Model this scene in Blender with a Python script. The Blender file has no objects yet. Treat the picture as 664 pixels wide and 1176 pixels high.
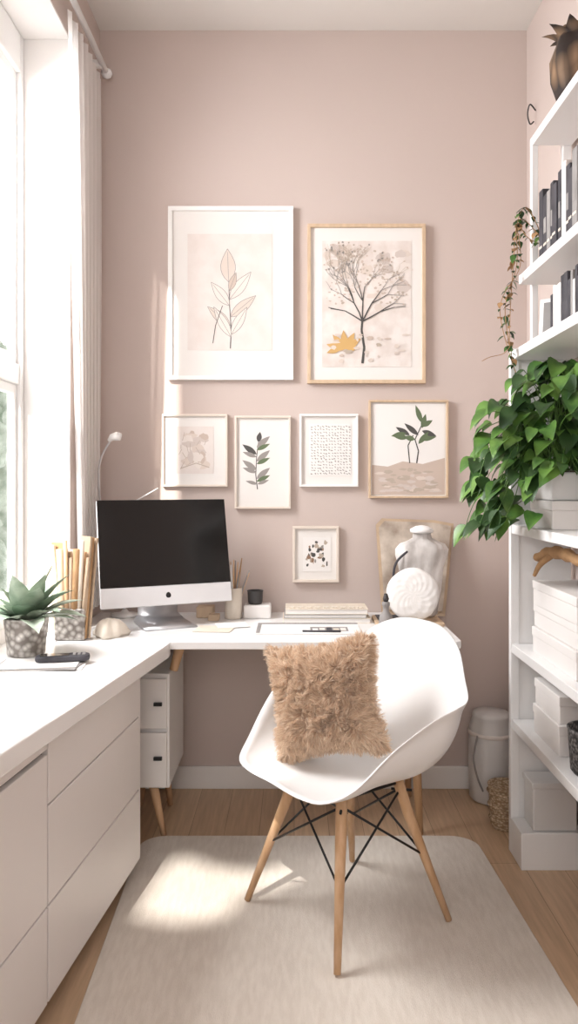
import bpy, bmesh, math, random
from mathutils import Vector, Matrix, noise
random.seed(7)
S = bpy.context.scene
C = bpy.context.collection
WALL = 3.245      # distance of the far wall
CEIL = 3.233

def lin(c):
    return tuple(((v/255)/12.92 if v/255 <= 0.04045 else ((v/255+0.055)/1.055)**2.4) for v in c)

# ------------------------------------------------------------------ materials
def mat(name, rgb, rough=0.6, var=0.0, scale=8.0, bump=0.0, bscale=60.0, metal=0.0, rgb2=None, spec=0.5, sheen=0.0, stretch=None):
    m = bpy.data.materials.new(name); m.use_nodes = True
    nt = m.node_tree; b = nt.nodes['Principled BSDF']
    b.inputs['Roughness'].default_value = rough
    b.inputs['Metallic'].default_value = metal
    b.inputs['Specular IOR Level'].default_value = spec
    if sheen: b.inputs['Sheen Weight'].default_value = sheen
    tc = nt.nodes.new('ShaderNodeTexCoord')
    mp = nt.nodes.new('ShaderNodeMapping')
    nt.links.new(tc.outputs['Object'], mp.inputs['Vector'])
    if stretch: mp.inputs['Scale'].default_value = stretch
    n = nt.nodes.new('ShaderNodeTexNoise'); n.inputs['Scale'].default_value = scale
    n.inputs['Detail'].default_value = 4
    nt.links.new(mp.outputs[0], n.inputs['Vector'])
    r = nt.nodes.new('ShaderNodeValToRGB')
    c1 = lin(rgb)
    if rgb2: c2 = lin(rgb2)
    else: c2 = tuple(max(0, v*(1-var)) for v in c1)
    r.color_ramp.elements[0].position = 0.35; r.color_ramp.elements[1].position = 0.65
    r.color_ramp.elements[0].color = (*c1, 1); r.color_ramp.elements[1].color = (*c2, 1)
    nt.links.new(n.outputs['Fac'], r.inputs['Fac'])
    nt.links.new(r.outputs['Color'], b.inputs['Base Color'])
    if bump:
        n2 = nt.nodes.new('ShaderNodeTexNoise'); n2.inputs['Scale'].default_value = bscale
        n2.inputs['Detail'].default_value = 5
        nt.links.new(mp.outputs[0], n2.inputs['Vector'])
        bp = nt.nodes.new('ShaderNodeBump'); bp.inputs['Strength'].default_value = bump
        bp.inputs['Distance'].default_value = 0.01
        nt.links.new(n2.outputs['Fac'], bp.inputs['Height'])
        nt.links.new(bp.outputs[0], b.inputs['Normal'])
    return m

M = {}
M['wall'] = mat('wall_paint_blush', (202,187,180), 0.9, 0.03, 1.5, 0.05, 250)
M['ceil'] = mat('ceiling_paint', (226,222,217), 0.9, 0.02, 2)
M['trim'] = mat('trim_white', (234,231,228), 0.5, 0.02, 4)
M['white'] = mat('satin_white', (236,235,234), 0.35, 0.02, 3)
M['counter'] = mat('counter_white', (240,239,238), 0.22, 0.02, 3)
M['cab'] = mat('cabinet_front_white', (236,233,231), 0.4, 0.02, 2)
M['gap'] = mat('cabinet_gap_grey', (120,114,112), 0.8, 0.05)
M['shell'] = mat('chair_plastic_white', (238,237,236), 0.3, 0.01, 3)
M['black'] = mat('black_metal', (22,22,24), 0.4, 0.1)
M['screen'] = mat('screen_glass_black', (8,8,9), 0.12, 0.05)
M['alu'] = mat('aluminium', (205,205,208), 0.3, 0.04, 20, metal=0.6)
M['chin'] = mat('monitor_silver', (222,222,224), 0.3, 0.02, 20, metal=0.15)
M['wood'] = mat('beech_wood', (218,182,146), 0.5, 0.2, 12, 0.1, 60, rgb2=(200,160,120), stretch=(4,4,0.5))
M['framewood'] = mat('frame_oak', (212,186,156), 0.5, 0.15, 15, stretch=(3,3,1))
M['paper'] = mat('paper_white', (236,233,230), 0.85, 0.02, 5)
M['paperw'] = mat('paper_warm', (228,220,214), 0.85, 0.06, 10)
M['matb'] = mat('mat_board', (230,226,222), 0.85, 0.01, 5)
M['brownpaper'] = mat('kraft_paper', (198,174,148), 0.85, 0.2, 9, 0.3, 30)
M['green'] = mat('leaf_green', (50,88,36), 0.4, 0.3, 14, rgb2=(104,142,64), spec=0.5)
M['dgreen'] = mat('leaf_dark_green', (34,60,28), 0.45, 0.3, 14, rgb2=(58,90,42))
M['sage'] = mat('leaf_sage', (184,196,178), 0.5, 0.3, 20, rgb2=(140,158,138))
M['sage2'] = mat('leaf_sage_dark', (130,150,128), 0.5, 0.3, 20, rgb2=(98,120,98))
M['darkcup'] = mat('dark_ceramic', (60,58,58), 0.5, 0.2)
M['cream'] = mat('cream_ceramic', (226,216,202), 0.45, 0.08, 12)
M['book1'] = mat('book_cream', (222,210,194), 0.8, 0.1, 15)
M['book2'] = mat('book_grey', (150,146,144), 0.8, 0.15, 15)
M['bookd'] = mat('book_dark', (46,46,52), 0.6, 0.3, 15, rgb2=(72,70,76))
M['driftwood'] = mat('driftwood', (186,146,104), 0.8, 0.25, 18, 0.4, 60)
M['soil'] = mat('soil', (60,44,34), 0.95, 0.3, 60, 0.5)
M['boxw'] = mat('box_card_white', (228,224,221), 0.7, 0.03, 6)
M['hedge'] = mat('hedge_foliage', (96,110,88), 0.9, 0.3, 6, rgb2=(160,166,150))

def voronoi_mat(name, c1, c2, scale, rough=0.4, metal=0.0, bump=0.3, stretch=None):
    m = bpy.data.materials.new(name); m.use_nodes = True
    nt = m.node_tree; b = nt.nodes['Principled BSDF']
    b.inputs['Roughness'].default_value = rough; b.inputs['Metallic'].default_value = metal
    tc = nt.nodes.new('ShaderNodeTexCoord'); v = nt.nodes.new('ShaderNodeTexVoronoi')
    mp = nt.nodes.new('ShaderNodeMapping')
    if stretch: mp.inputs['Scale'].default_value = stretch
    v.inputs['Scale'].default_value = scale
    nt.links.new(tc.outputs['Object'], mp.inputs[0]); nt.links.new(mp.outputs[0], v.inputs['Vector'])
    r = nt.nodes.new('ShaderNodeValToRGB')
    r.color_ramp.elements[0].position = 0.1; r.color_ramp.elements[1].position = 0.7
    r.color_ramp.elements[0].color = (*lin(c1), 1); r.color_ramp.elements[1].color = (*lin(c2), 1)
    nt.links.new(v.outputs['Distance'], r.inputs['Fac']); nt.links.new(r.outputs[0], b.inputs['Base Color'])
    bp = nt.nodes.new('ShaderNodeBump'); bp.inputs['Strength'].default_value = bump; bp.inputs['Distance'].default_value = 0.004
    nt.links.new(v.outputs['Distance'], bp.inputs['Height']); nt.links.new(bp.outputs[0], b.inputs['Normal'])
    return m
M['mosaic'] = voronoi_mat('pot_mosaic', (225,220,214), (130,122,116), 55, 0.35, 0.3)
M['wicker'] = voronoi_mat('wicker_weave', (215,195,168), (150,124,96), 90, 0.8, 0, 0.8, (1,1,2))
M['darkweave'] = voronoi_mat('dark_weave', (120,115,112), (40,38,38), 110, 0.8, 0, 0.8)
M['brownvase'] = voronoi_mat('vase_brown_leaf', (140,112,86), (44,34,30), 22, 0.7, 0, 0.5, (1,1,0.5))
M['marble'] = mat('marbled_fabric', (234,230,227), 0.8, 0.1, 7, 0.6, 9, rgb2=(170,163,158), stretch=(1.8,1,1))
M['collage'] = mat('collage_paper', (218,206,192), 0.8, 0.1, 9, 0.2, 20, rgb2=(150,134,120))
M['bin'] = mat('frosted_bin_plastic', (214,212,210), 0.35, 0.03, 6)

def floor_mat():
    m = bpy.data.materials.new('oak_planks'); m.use_nodes = True
    nt = m.node_tree; b = nt.nodes['Principled BSDF']; b.inputs['Roughness'].default_value = 0.4
    tc = nt.nodes.new('ShaderNodeTexCoord'); mp = nt.nodes.new('ShaderNodeMapping')
    mp.inputs['Rotation'].default_value = (0,0,math.radians(90))
    nt.links.new(tc.outputs['Object'], mp.inputs[0])
    br = nt.nodes.new('ShaderNodeTexBrick'); br.inputs['Scale'].default_value = 1
    br.inputs['Brick Width'].default_value = 1.3; br.inputs['Row Height'].default_value = 0.13
    br.inputs['Mortar Size'].default_value = 0.001
    br.inputs['Color1'].default_value = (*lin((220,190,158)),1); br.inputs['Color2'].default_value = (*lin((206,174,142)),1)
    br.inputs['Mortar'].default_value = (*lin((160,130,104)),1)
    nt.links.new(mp.outputs[0], br.inputs['Vector'])
    mp2 = nt.nodes.new('ShaderNodeMapping'); mp2.inputs['Scale'].default_value = (14,0.9,1)
    nt.links.new(tc.outputs['Object'], mp2.inputs[0])
    n = nt.nodes.new('ShaderNodeTexNoise'); n.inputs['Scale'].default_value = 5; n.inputs['Detail'].default_value = 8
    nt.links.new(mp2.outputs[0], n.inputs['Vector'])
    r = nt.nodes.new('ShaderNodeValToRGB'); r.color_ramp.elements[0].position=0.3; r.color_ramp.elements[1].position=0.7
    r.color_ramp.elements[0].color=(0.78,0.76,0.74,1); r.color_ramp.elements[1].color=(1,1,1,1)
    nt.links.new(n.outputs['Fac'], r.inputs['Fac'])
    mx = nt.nodes.new('ShaderNodeMix'); mx.data_type='RGBA'; mx.blend_type='MULTIPLY'; mx.inputs['Factor'].default_value=1
    nt.links.new(br.outputs['Color'], mx.inputs['A']); nt.links.new(r.outputs[0], mx.inputs['B'])
    nt.links.new(mx.outputs['Result'], b.inputs['Base Color'])
    return m
M['floor'] = floor_mat()
M['rug'] = mat('rug_wool', (230,221,210), 0.95, 0.1, 26, 0.35, 220, rgb2=(220,210,198), sheen=0.3, stretch=(3,0.6,1))

def translucent(name, rgb, fac):
    m = mat(name, rgb, 0.9, 0.02, 5)
    nt = m.node_tree; b = nt.nodes['Principled BSDF']; out = nt.nodes['Material Output']
    t = nt.nodes.new('ShaderNodeBsdfTranslucent'); t.inputs['Color'].default_value = (*lin(rgb),1)
    mx = nt.nodes.new('ShaderNodeMixShader'); mx.inputs[0].default_value = fac
    nt.links.new(b.outputs[0], mx.inputs[1]); nt.links.new(t.outputs[0], mx.inputs[2])
    tp = nt.nodes.new('ShaderNodeBsdfTransparent'); m2 = nt.nodes.new('ShaderNodeMixShader'); m2.inputs[0].default_value = 0.15
    nt.links.new(mx.outputs[0], m2.inputs[1]); nt.links.new(tp.outputs[0], m2.inputs[2]); nt.links.new(m2.outputs[0], out.inputs[0])
    return m
M['curtain'] = translucent('curtain_voile', (253,252,251), 0.6)
M['glass'] = bpy.data.materials.new('window_glass'); M['glass'].use_nodes=True
_nt = M['glass'].node_tree
_tr = _nt.nodes.new('ShaderNodeBsdfTransparent'); _gl = _nt.nodes.new('ShaderNodeBsdfGlossy'); _gl.inputs['Roughness'].default_value=0.02
_mx = _nt.nodes.new('ShaderNodeMixShader'); _mx.inputs[0].default_value=0.05
_nt.links.new(_tr.outputs[0],_mx.inputs[1]); _nt.links.new(_gl.outputs[0],_mx.inputs[2]); _nt.links.new(_mx.outputs[0],_nt.nodes['Material Output'].inputs[0])

def fur_mat():
    m = bpy.data.materials.new('faux_fur_tan'); m.use_nodes = True
    nt = m.node_tree; b = nt.nodes['Principled BSDF']; b.inputs['Roughness'].default_value=0.9
    b.inputs['Sheen Weight'].default_value=0.4
    g = nt.nodes.new('ShaderNodeNewGeometry'); r = nt.nodes.new('ShaderNodeValToRGB')
    r.color_ramp.elements[0].color=(*lin((214,184,154)),1); r.color_ramp.elements[1].color=(*lin((252,236,216)),1)
    nt.links.new(g.outputs['Random Per Island'], r.inputs['Fac']); nt.links.new(r.outputs[0], b.inputs['Base Color'])
    out=nt.nodes['Material Output']; t=nt.nodes.new('ShaderNodeBsdfTranslucent'); nt.links.new(r.outputs[0],t.inputs['Color'])
    mx=nt.nodes.new('ShaderNodeMixShader'); mx.inputs[0].default_value=0.35
    nt.links.new(b.outputs[0],mx.inputs[1]); nt.links.new(t.outputs[0],mx.inputs[2]); nt.links.new(mx.outputs[0],out.inputs[0])
    return m
M['fur'] = fur_mat()

# ------------------------------------------------------------------ mesh helpers
def link(o, parent=None):
    C.objects.link(o)
    if parent: o.parent = parent
    return o
def empty(name, loc=(0,0,0), rot=(0,0,0)):
    e = bpy.data.objects.new(name, None); e.location = loc; e.rotation_euler = rot
    e.empty_display_size = 0.05
    C.objects.link(e); return e
def mesh(name, vs, fs, m, parent=None, smooth=False, mats=None, idx=None):
    me = bpy.data.meshes.new(name); me.from_pydata([tuple(v) for v in vs], [], fs); me.update()
    if mats:
        for x in mats: me.materials.append(x)
        for p,i in zip(me.polygons, idx): p.material_index = i
    else: me.materials.append(m)
    if smooth:
        for p in me.polygons: p.use_smooth = True
    return link(bpy.data.objects.new(name, me), parent)
def bevel(o, w, seg=2):
    if w:
        md = o.modifiers.new('bevel','BEVEL'); md.width=w; md.segments=seg; md.limit_method='ANGLE'
        md.harden_normals=False
def box(name, x0,x1,y0,y1,z0,z1, m, parent=None, bv=0.0):
    vs=[(x0,y0,z0),(x1,y0,z0),(x1,y1,z0),(x0,y1,z0),(x0,y0,z1),(x1,y0,z1),(x1,y1,z1),(x0,y1,z1)]
    fs=[(0,3,2,1),(4,5,6,7),(0,1,5,4),(1,2,6,5),(2,3,7,6),(3,0,4,7)]
    o = mesh(name, vs, fs, m, parent); bevel(o,bv); return o
def prism(name, pts, z0, z1, m, parent=None, bv=0.0):
    n=len(pts); vs=[(p[0],p[1],z0) for p in pts]+[(p[0],p[1],z1) for p in pts]
    fs=[tuple(range(n-1,-1,-1)), tuple(range(n,2*n))]+[(i,(i+1)%n,n+(i+1)%n,n+i) for i in range(n)]
    o=mesh(name,vs,fs,m,parent); bevel(o,bv); return o
def ring(center, d, r, seg):
    d=d.normalized(); a=d.orthogonal().normalized(); b=d.cross(a)
    return [center+(a*math.cos(2*math.pi*i/seg)+b*math.sin(2*math.pi*i/seg))*r for i in range(seg)]
def tube(name, pts, radii, m, parent=None, seg=12, smooth=True):
    pts=[Vector(p) for p in pts]
    if not isinstance(radii,(list,tuple)): radii=[radii]*len(pts)
    vs=[]; fs=[]
    d0=(pts[1]-pts[0]).normalized(); a=d0.orthogonal().normalized()
    for i,p in enumerate(pts):
        d=(pts[min(i+1,len(pts)-1)]-pts[max(i-1,0)]).normalized()
        a=(a-d*a.dot(d)).normalized(); b=d.cross(a)
        for k in range(seg):
            t=2*math.pi*k/seg; vs.append(p+(a*math.cos(t)+b*math.sin(t))*radii[i])
    for i in range(len(pts)-1):
        for k in range(seg):
            fs.append((i*seg+k,i*seg+(k+1)%seg,(i+1)*seg+(k+1)%seg,(i+1)*seg+k))
    fs.append(tuple(range(seg-1,-1,-1))); fs.append(tuple(range((len(pts)-1)*seg,len(pts)*seg)))
    o=mesh(name,vs,fs,m,parent)
    if smooth:
        for p in o.data.polygons:
            if len(p.vertices)==4: p.use_smooth=True
    return o
def lathe(name, prof, m, loc=(0,0,0), parent=None, seg=32, wob=None, sy=1.0):
    vs=[];fs=[]
    for r,z in prof:
        for k in range(seg):
            t=2*math.pi*k/seg; rr=r*(wob(t,z) if wob else 1)
            vs.append((loc[0]+rr*math.cos(t),loc[1]+sy*rr*math.sin(t),loc[2]+z))
    n=len(prof)
    for i in range(n-1):
        for k in range(seg): fs.append((i*seg+k,i*seg+(k+1)%seg,(i+1)*seg+(k+1)%seg,(i+1)*seg+k))
    fs.append(tuple(range(seg-1,-1,-1))); fs.append(tuple(range((n-1)*seg,n*seg)))
    o=mesh(name,vs,fs,m,parent)
    for p in o.data.polygons:
        if len(p.vertices)==4: p.use_smooth=True
    return o
def catmull(P, n, closed=False):
    out=[]; L=len(P); P=[Vector(p) for p in P]
    rng = L if closed else L-1
    for i in range(rng):
        g=lambda j: P[j%L] if closed else P[max(0,min(L-1,j))]
        p0,p1,p2,p3=g(i-1),g(i),g(i+1),g(i+2)
        for k in range(n):
            t=k/n
            out.append(0.5*((2*p1)+(p2-p0)*t+(2*p0-5*p1+4*p2-p3)*t*t+(3*p1-p0-3*p2+p3)*t**3))
    if not closed: out.append(P[-1])
    return out

class Leaves:
    def __init__(s): s.vs=[]; s.fs=[]; s.ix=[]
    def add(s, base, d, up, L, W, droop=0.3, fold=0.25, prof=None, n=7, mi=0):
        base=Vector(base); d=Vector(d).normalized(); up=Vector(up)
        side=d.cross(up)
        if side.length<1e-3: side=d.orthogonal()
        side.normalize(); up=side.cross(d).normalized()
        if prof is None: prof=lambda t: math.sin(math.pi*min(1,t**0.7))*(1-0.25*t)
        b0=len(s.vs); p=base.copy(); dd=d.copy()
        for i in range(n+1):
            t=i/n; w=W*0.5*max(0.0,prof(t))
            u=side.cross(dd).normalized()
            s.vs += [p-side*w+u*w*fold, p.copy(), p+side*w+u*w*fold]
            dd=(dd-Vector((0,0,1))*droop/n*1.6).normalized(); p=p+dd*(L/n)
        for i in range(n):
            a=b0+i*3
            s.fs += [(a,a+1,a+4,a+3),(a+1,a+2,a+5,a+4)]; s.ix += [mi,mi]
    def stem(s, pts, r, mi=0):
        pts=[Vector(p) for p in pts]
        for i in range(len(pts)-1):
            a,b=pts[i],pts[i+1]; d=b-a
            if d.length<1e-5: continue
            r1=ring(a,d,r,4); r2=ring(b,d,r,4); k=len(s.vs); s.vs+=r1+r2
            for j in range(4): s.fs.append((k+j,k+(j+1)%4,k+4+(j+1)%4,k+4+j)); s.ix.append(mi)
    def build(s, name, mats, parent=None):
        return mesh(name, s.vs, s.fs, None, parent, True, mats, s.ix)

# ------------------------------------------------------------------ room shell
XL=-0.83; XR=0.993; XW=-1.0; Y0=-1.3; WN=1.86; OX=-1.05
box('floor',-1.3,1.2,Y0,WALL+0.1,-0.06,0.0,M['floor'])
box('ceiling',OX,1.2,Y0,WALL+0.1,CEIL,CEIL+0.08,M['ceil'])
box('wall_far',OX,1.2,WALL,WALL+0.1,0,CEIL,M['wall'])
box('wall_right',XR,XR+0.1,Y0,WALL,0,CEIL,M['wall'])
box('wall_rear',-1.3,1.2,Y0-0.1,Y0,0,CEIL,M['wall'])
wl=empty('wall_left')
box('pier_far',OX,XL,2.82,WALL,0,CEIL,M['wall'],wl)
box('header',OX,XL,WN,2.82,2.95,CEIL,M['wall'],wl)
box('below_window',OX,XW,WN,2.82,0,0.80,M['trim'],wl)
box('pier_near',-1.2,XW,Y0,WN,0,CEIL,M['wall'],wl)
box('trim_1',OX,XL-0.001,2.812,2.8199,0.75,2.95,M['trim'])
box('trim_2',OX,XL-0.001,WN,2.811,2.942,2.9499,M['trim'])
box('baseboard_far',XL,XR,WALL-0.015,WALL,0,0.095,M['trim'],bv=0.004)
box('baseboard_right',XR-0.015,XR,Y0,WALL-0.016,0,0.095,M['trim'],bv=0.004)
# window
w=empty('window_1')
fx0,fx1=-1.05,-1.0
box('jamb_far',fx0,fx1,2.778,2.811,0.80,2.94,M['white'],w,0.003)
box('jamb_near',fx0,fx1,WN,WN+0.05,0.80,2.94,M['white'],w,0.004)
box('head',fx0,fx1,WN+0.05,2.778,2.80,2.94,M['white'],w,0.004)
box('bottom_rail',fx0,fx1,WN+0.05,2.778,0.80,0.88,M['white'],w,0.004)
box('transom',fx0+0.005,fx1-0.005,WN+0.05,2.778,1.66,1.735,M['white'],w,0.004)
for a,b,n in ((0.88,1.66,'lower'),(1.735,2.80,'upper')):
    box('sash_far_'+n,fx0+0.008,fx1-0.015,2.756,2.778,a,b,M['white'],w,0.003)
    box('sash_near_'+n,fx0+0.008,fx1-0.015,WN+0.05,WN+0.08,a,b,M['white'],w,0.003)
    box('sash_top_'+n,fx0+0.008,fx1-0.015,WN+0.08,2.756,b-0.035,b,M['white'],w,0.003)
    box('sash_bottom_'+n,fx0+0.008,fx1-0.015,WN+0.08,2.756,a,a+0.035,M['white'],w,0.003)
    box('glass_'+n,fx0+0.014,fx0+0.018,WN+0.08,2.756,a+0.035,b-0.035,M['glass'],w)
vs=[];fs=[];N=60
for i in range(N+1):
    for j in range(N+1):
        y=3.4+i/N*10; z=-0.5+j/N*3.2+0.4*noise.noise(Vector((i*0.2,0,0)))*(j/N)
        vs.append((-3.0+0.35*noise.noise(Vector((y*1.5,z*1.5,0)))+0.2*noise.noise(Vector((y*6,z*6,3))),y,z))
for i in range(N):
    for j in range(N): fs.append((i*(N+1)+j,(i+1)*(N+1)+j,(i+1)*(N+1)+j+1,i*(N+1)+j+1))
mesh('garden_hedge',vs,fs,M['hedge'],None,True)

# curtain
cur=empty('curtain')
vs=[];fs=[];NU=160;NV=30
for j in range(NV+1):
    v=j/NV; z=2.985-(2.985-0.80)*v
    ys=2.70+0.16*v; ye=3.17-0.02*v
    for i in range(NU+1):
        u=i/NU
        am=0.015*(0.75+0.25*math.sin(v*3+u*4))
        x=-0.806+am*math.sin(u*2*math.pi*7+0.5*math.sin(v*5))
        vs.append((x,ys+(ye-ys)*u+0.006*math.sin(u*2*math.pi*14+v*2),z))
for j in range(NV):
    for i in range(NU): a=j*(NU+1)+i; fs.append((a,a+1,a+NU+2,a+NU+1))
mesh('drape',vs,fs,M['curtain'],cur,True)
rod=empty('curtain_rod')
tube('rod',[(-0.785,0.8,3.015),(-0.785,3.16,3.015)],0.012,M['white'],rod)
lathe('finial',[(0.004,-0.022),(0.018,-0.014),(0.024,0),(0.018,0.014),(0.004,0.022)],M['white'],(-0.785,3.18,3.015),rod,16)
box('bracket',-0.83,-0.79,3.10,3.12,3.0,3.03,M['white'],rod,0.003)

# ------------------------------------------------------------------ counter, cabinet, desk
prism('counter_top',[(-0.999,0.9),(-0.694,0.9),(-0.43,2.6),(-0.43,2.638),(-0.999,2.638)],0.702,0.75,M['counter'],bv=0.003)
prism('trim_3',[(-0.999,2.6385),(XL-0.0005,2.6385),(XL-0.0005,2.81),(-0.999,2.81)],0.702,0.75,M['counter'])
cab=empty('drawer_cabinet',(-0.51,2.5,0),(0,0,math.radians(-6.27)))
box('carcass',-0.33,-0.02,-1.3,0,0.06,0.70,M['gap'],cab)
box('end_panel',-0.33,-0.001,0.0005,0.016,0.06,0.70,M['cab'],cab,0.002)
box('plinth',-0.32,-0.09,-1.28,-0.03,0.0,0.06,M['cab'],cab)
L1=-0.695
for k,(a,b) in enumerate(((0.535,0.682),(0.295,0.530),(0.062,0.290))):
    box('drawer_front_%d'%(k+1),-0.018,0,L1+0.003,-0.001,a,b,M['cab'],cab,0.0025)
box('door_front_1',-0.018,0,-1.30,L1-0.003,0.295,0.655,M['cab'],cab,0.0025)
box('door_rail_1',-0.018,0,-1.30,L1-0.003,0.668,0.70,M['cab'],cab,0.0025)
box('door_front_2',-0.018,0,-1.30,L1-0.003,0.062,0.290,M['cab'],cab,0.0025)

def rounded(x0,x1,y0,y1,r, corners=(1,1,1,1), n=8):
    pts=[]
    for (cx,cy,a0,c,px,py) in ((x0+r,y0+r,180,corners[0],x0,y0),(x1-r,y0+r,270,corners[1],x1,y0),(x1-r,y1-r,0,corners[2],x1,y1),(x0+r,y1-r,90,corners[3],x0,y1)):
        if c:
            for k in range(n+1):
                t=math.radians(a0+90*k/n); pts.append((cx+r*math.cos(t),cy+r*math.sin(t)))
        else: pts.append((px,py))
    return pts
desk=empty('writing_desk')
prism('desk_top',rounded(XL+0.001,0.585,2.64,WALL-0.002,0.03,(0,1,1,0)),0.722,0.75,M['counter'],desk,0.003)
box('apron',-0.40,0.50,2.80,2.82,0.69,0.722,M['white'],desk)
for k,(t,b) in enumerate((((0.43,2.80),(0.465,2.815)),((0.44,3.12),(0.475,3.16)))):
    tube('leg_%d'%(k+1),[(t[0],t[1],0.722),(b[0],b[1],0.002)],[0.024,0.013],M['wood'],desk)
tube('leg_3',[(-0.415,2.80,0.722),(-0.445,2.805,0.612)],[0.02,0.016],M['wood'],desk)
ped=empty('drawer_pedestal')
box('body',-0.66,-0.452,2.755,3.10,0.195,0.61,M['white'],ped,0.004)
box('drawer_1',-0.652,-0.460,2.737,2.754,0.415,0.595,M['cab'],ped,0.003)
box('drawer_2',-0.652,-0.460,2.737,2.754,0.205,0.400,M['cab'],ped,0.003)
box('pull_1',-0.505,-0.475,2.724,2.736,0.50,0.512,M['black'],ped,0.001)
box('pull_2',-0.505,-0.475,2.724,2.736,0.305,0.317,M['black'],ped,0.001)
for k,(a,b,c,d) in enumerate(((-0.52,2.80,-0.48,2.80),(-0.60,2.80,-0.62,2.80),(-0.52,3.05,-0.50,3.07),(-0.60,3.05,-0.62,3.07))):
    tube('leg_%d'%(k+1),[(a,b,0.195),(c,d,0.003)],[0.018,0.010],M['wood'],ped)

# rug
rp=[]
for x,y in rounded(-0.555,0.655,1.15,2.785,0.09):
    if x>0: x+= 0.05*(2.79-y)
    else: x+=0.03*(2.79-y)
    x+=0.004*noise.noise(Vector((x*9,y*9,0)))
    rp.append((x,y))
prism('area_rug',rp,0.0005,0.010,M['rug'],bv=0.003)

# ------------------------------------------------------------------ framed art
K=269.0
def wx(p): return (p-338)/K
def wz(p): return 1.3+(555-p)/K
class Art:
    """flat shapes printed on a sheet; coordinates measured along the wall"""
    def __init__(s,y): s.y=y; s.vs=[]; s.fs=[]; s.ix=[]; s.c=0
    def poly(s,pts,mi):
        s.c+=1; y=s.y-0.0004-s.c*3e-6; k=len(s.vs)
        s.vs+=[(wx(a),y,wz(b)) for a,b in pts]; s.fs.append(tuple(range(k,k+len(pts)))); s.ix.append(mi)
    def line(s,pts,w0,mi,w1=None):
        w1=w0 if w1 is None else w1; n=len(pts)
        for i in range(n-1):
            a,b=pts[i],pts[i+1]; dx,dy=b[0]-a[0],b[1]-a[1]; L=math.hypot(dx,dy) or 1
            nx,ny=-dy/L,dx/L; u=(w0+(w1-w0)*i/(n-1))/2; v=(w0+(w1-w0)*(i+1)/(n-1))/2
            s.poly([(a[0]+nx*u,a[1]+ny*u),(b[0]+nx*v,b[1]+ny*v),(b[0]-nx*v,b[1]-ny*v),(a[0]-nx*u,a[1]-ny*u)],mi)
    def leaf(s,x,y,ang,L,W,mi,outline=None):
        a=math.radians(ang); c,q=math.cos(a),-math.sin(a); P=[]
        N=8
        for k in range(N+1):
            t=k/N; w=W/2*math.sin(math.pi*t**0.85); P.append((t*L,w))
        P+= [(p[0],-p[1]) for p in P[-2:0:-1]]
        R=[(x+px*c+py*(-q), y+px*q+py*c) for px,py in P]
        s.poly(R,mi)
        if outline is not None:
            s.line(R+[R[0]],0.6,outline); s.line([(x,y),(x+L*c*0.9,y+L*q*0.9)],0.5,outline)
    def blob(s,cx,cy,rx,ry,mi,j=0.25,n=14):
        s.poly([(cx+rx*math.cos(2*math.pi*k/n)*(1+random.uniform(-j,j)),cy+ry*math.sin(2*math.pi*k/n)*(1+random.uniform(-j,j))) for k in range(n)],mi)
    def build(s,mats,parent): return mesh('artwork',s.vs,s.fs,None,parent,False,mats,s.ix)
def ink(n,c): return mat('ink_'+n,c,0.9,0.05,10)
I=[ink('charcoal',(82,80,78)),ink('taupe',(200,183,171)),ink('beige',(216,203,193)),ink('ochre',(206,168,110)),
   ink('green',(102,116,88)),ink('pale',(226,217,210)),ink('grey',(150,144,140)),ink('sand',(186,172,158)),ink('white',(236,233,230)),ink('brown',(150,120,100)),ink('blushgrey',(208,196,189))]
def frame(name,x0,x1,y0,y1,fw,fm,sheet=None,sm='paperw'):
    e=empty(name); X0,X1,Z1,Z0=wx(x0),wx(x1),wz(y0),wz(y1); f=fw/K; a,b=WALL-0.026,WALL-0.001
    box('frame_top',X0,X1,a,b,Z1-f,Z1,fm,e,0.0015); box('frame_bottom',X0,X1,a,b,Z0,Z0+f,fm,e,0.0015)
    box('frame_side_1',X0,X0+f,a,b,Z0+f,Z1-f,fm,e,0.0015); box('frame_side_2',X1-f,X1,a,b,Z0+f,Z1-f,fm,e,0.0015)
    box('mat_board',X0+f,X1-f,WALL-0.014,b,Z0+f,Z1-f,M['matb'],e)
    y=WALL-0.014
    if sheet:
        q=sheet; box('print_sheet',wx(q[0]),wx(q[1]),WALL-0.0155,WALL-0.0141,wz(q[3]),wz(q[2]),M[sm],e); y=WALL-0.0155
    return e,Art(y)
M['fwhite']=mat('frame_white',(240,238,236),0.4,0.01)
M['fpale']=mat('frame_pale_birch',(226,214,202),0.5,0.05,10)
M['printA']=mat('print_blush',(220,210,204),0.85,0.06,14,rgb2=(226,218,213))
M['printB']=mat('print_watercolour',(216,205,198),0.85,0.1,16,rgb2=(230,223,218))
e,A=frame('framed_leaf_print',194,337,239,437,5,M['fwhite'],(216,313,270,403),'printA')
A.line([(265,401),(266,380),(264,350),(263,320)],1.2,0,0.7)
A.leaf(263,325,92,38,17,2,6); A.leaf(264,345,52,40,13,5,6); A.leaf(264,352,128,34,12,5,6)
A.leaf(265,365,40,38,12,2,6); A.leaf(265,375,140,34,11,2,6); A.leaf(266,385,60,36,11,5,6); A.leaf(266,388,120,40,11,5,6)
A.leaf(264,335,70,22,8,1,6)
A.line([(256,352),(248,375),(245,395)],0.8,0); A.build(I,e)
e,A=frame('framed_tree_print',353,488,259,441,4,M['framewood'],(370,472,278,422),'printB')
for _ in range(30): A.blob(random.uniform(376,466),random.uniform(284,355),random.uniform(4,10),random.uniform(3,8),random.choice([2,10,5]))
for _ in range(170):
    t=random.uniform(0,math.pi); r=random.uniform(0.35,1); A.blob(420+46*r*math.cos(t),350-64*r*math.sin(t),random.uniform(0.8,2.2),random.uniform(0.7,1.6),random.choice([1,7,1,2]),0.3,6)
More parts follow.
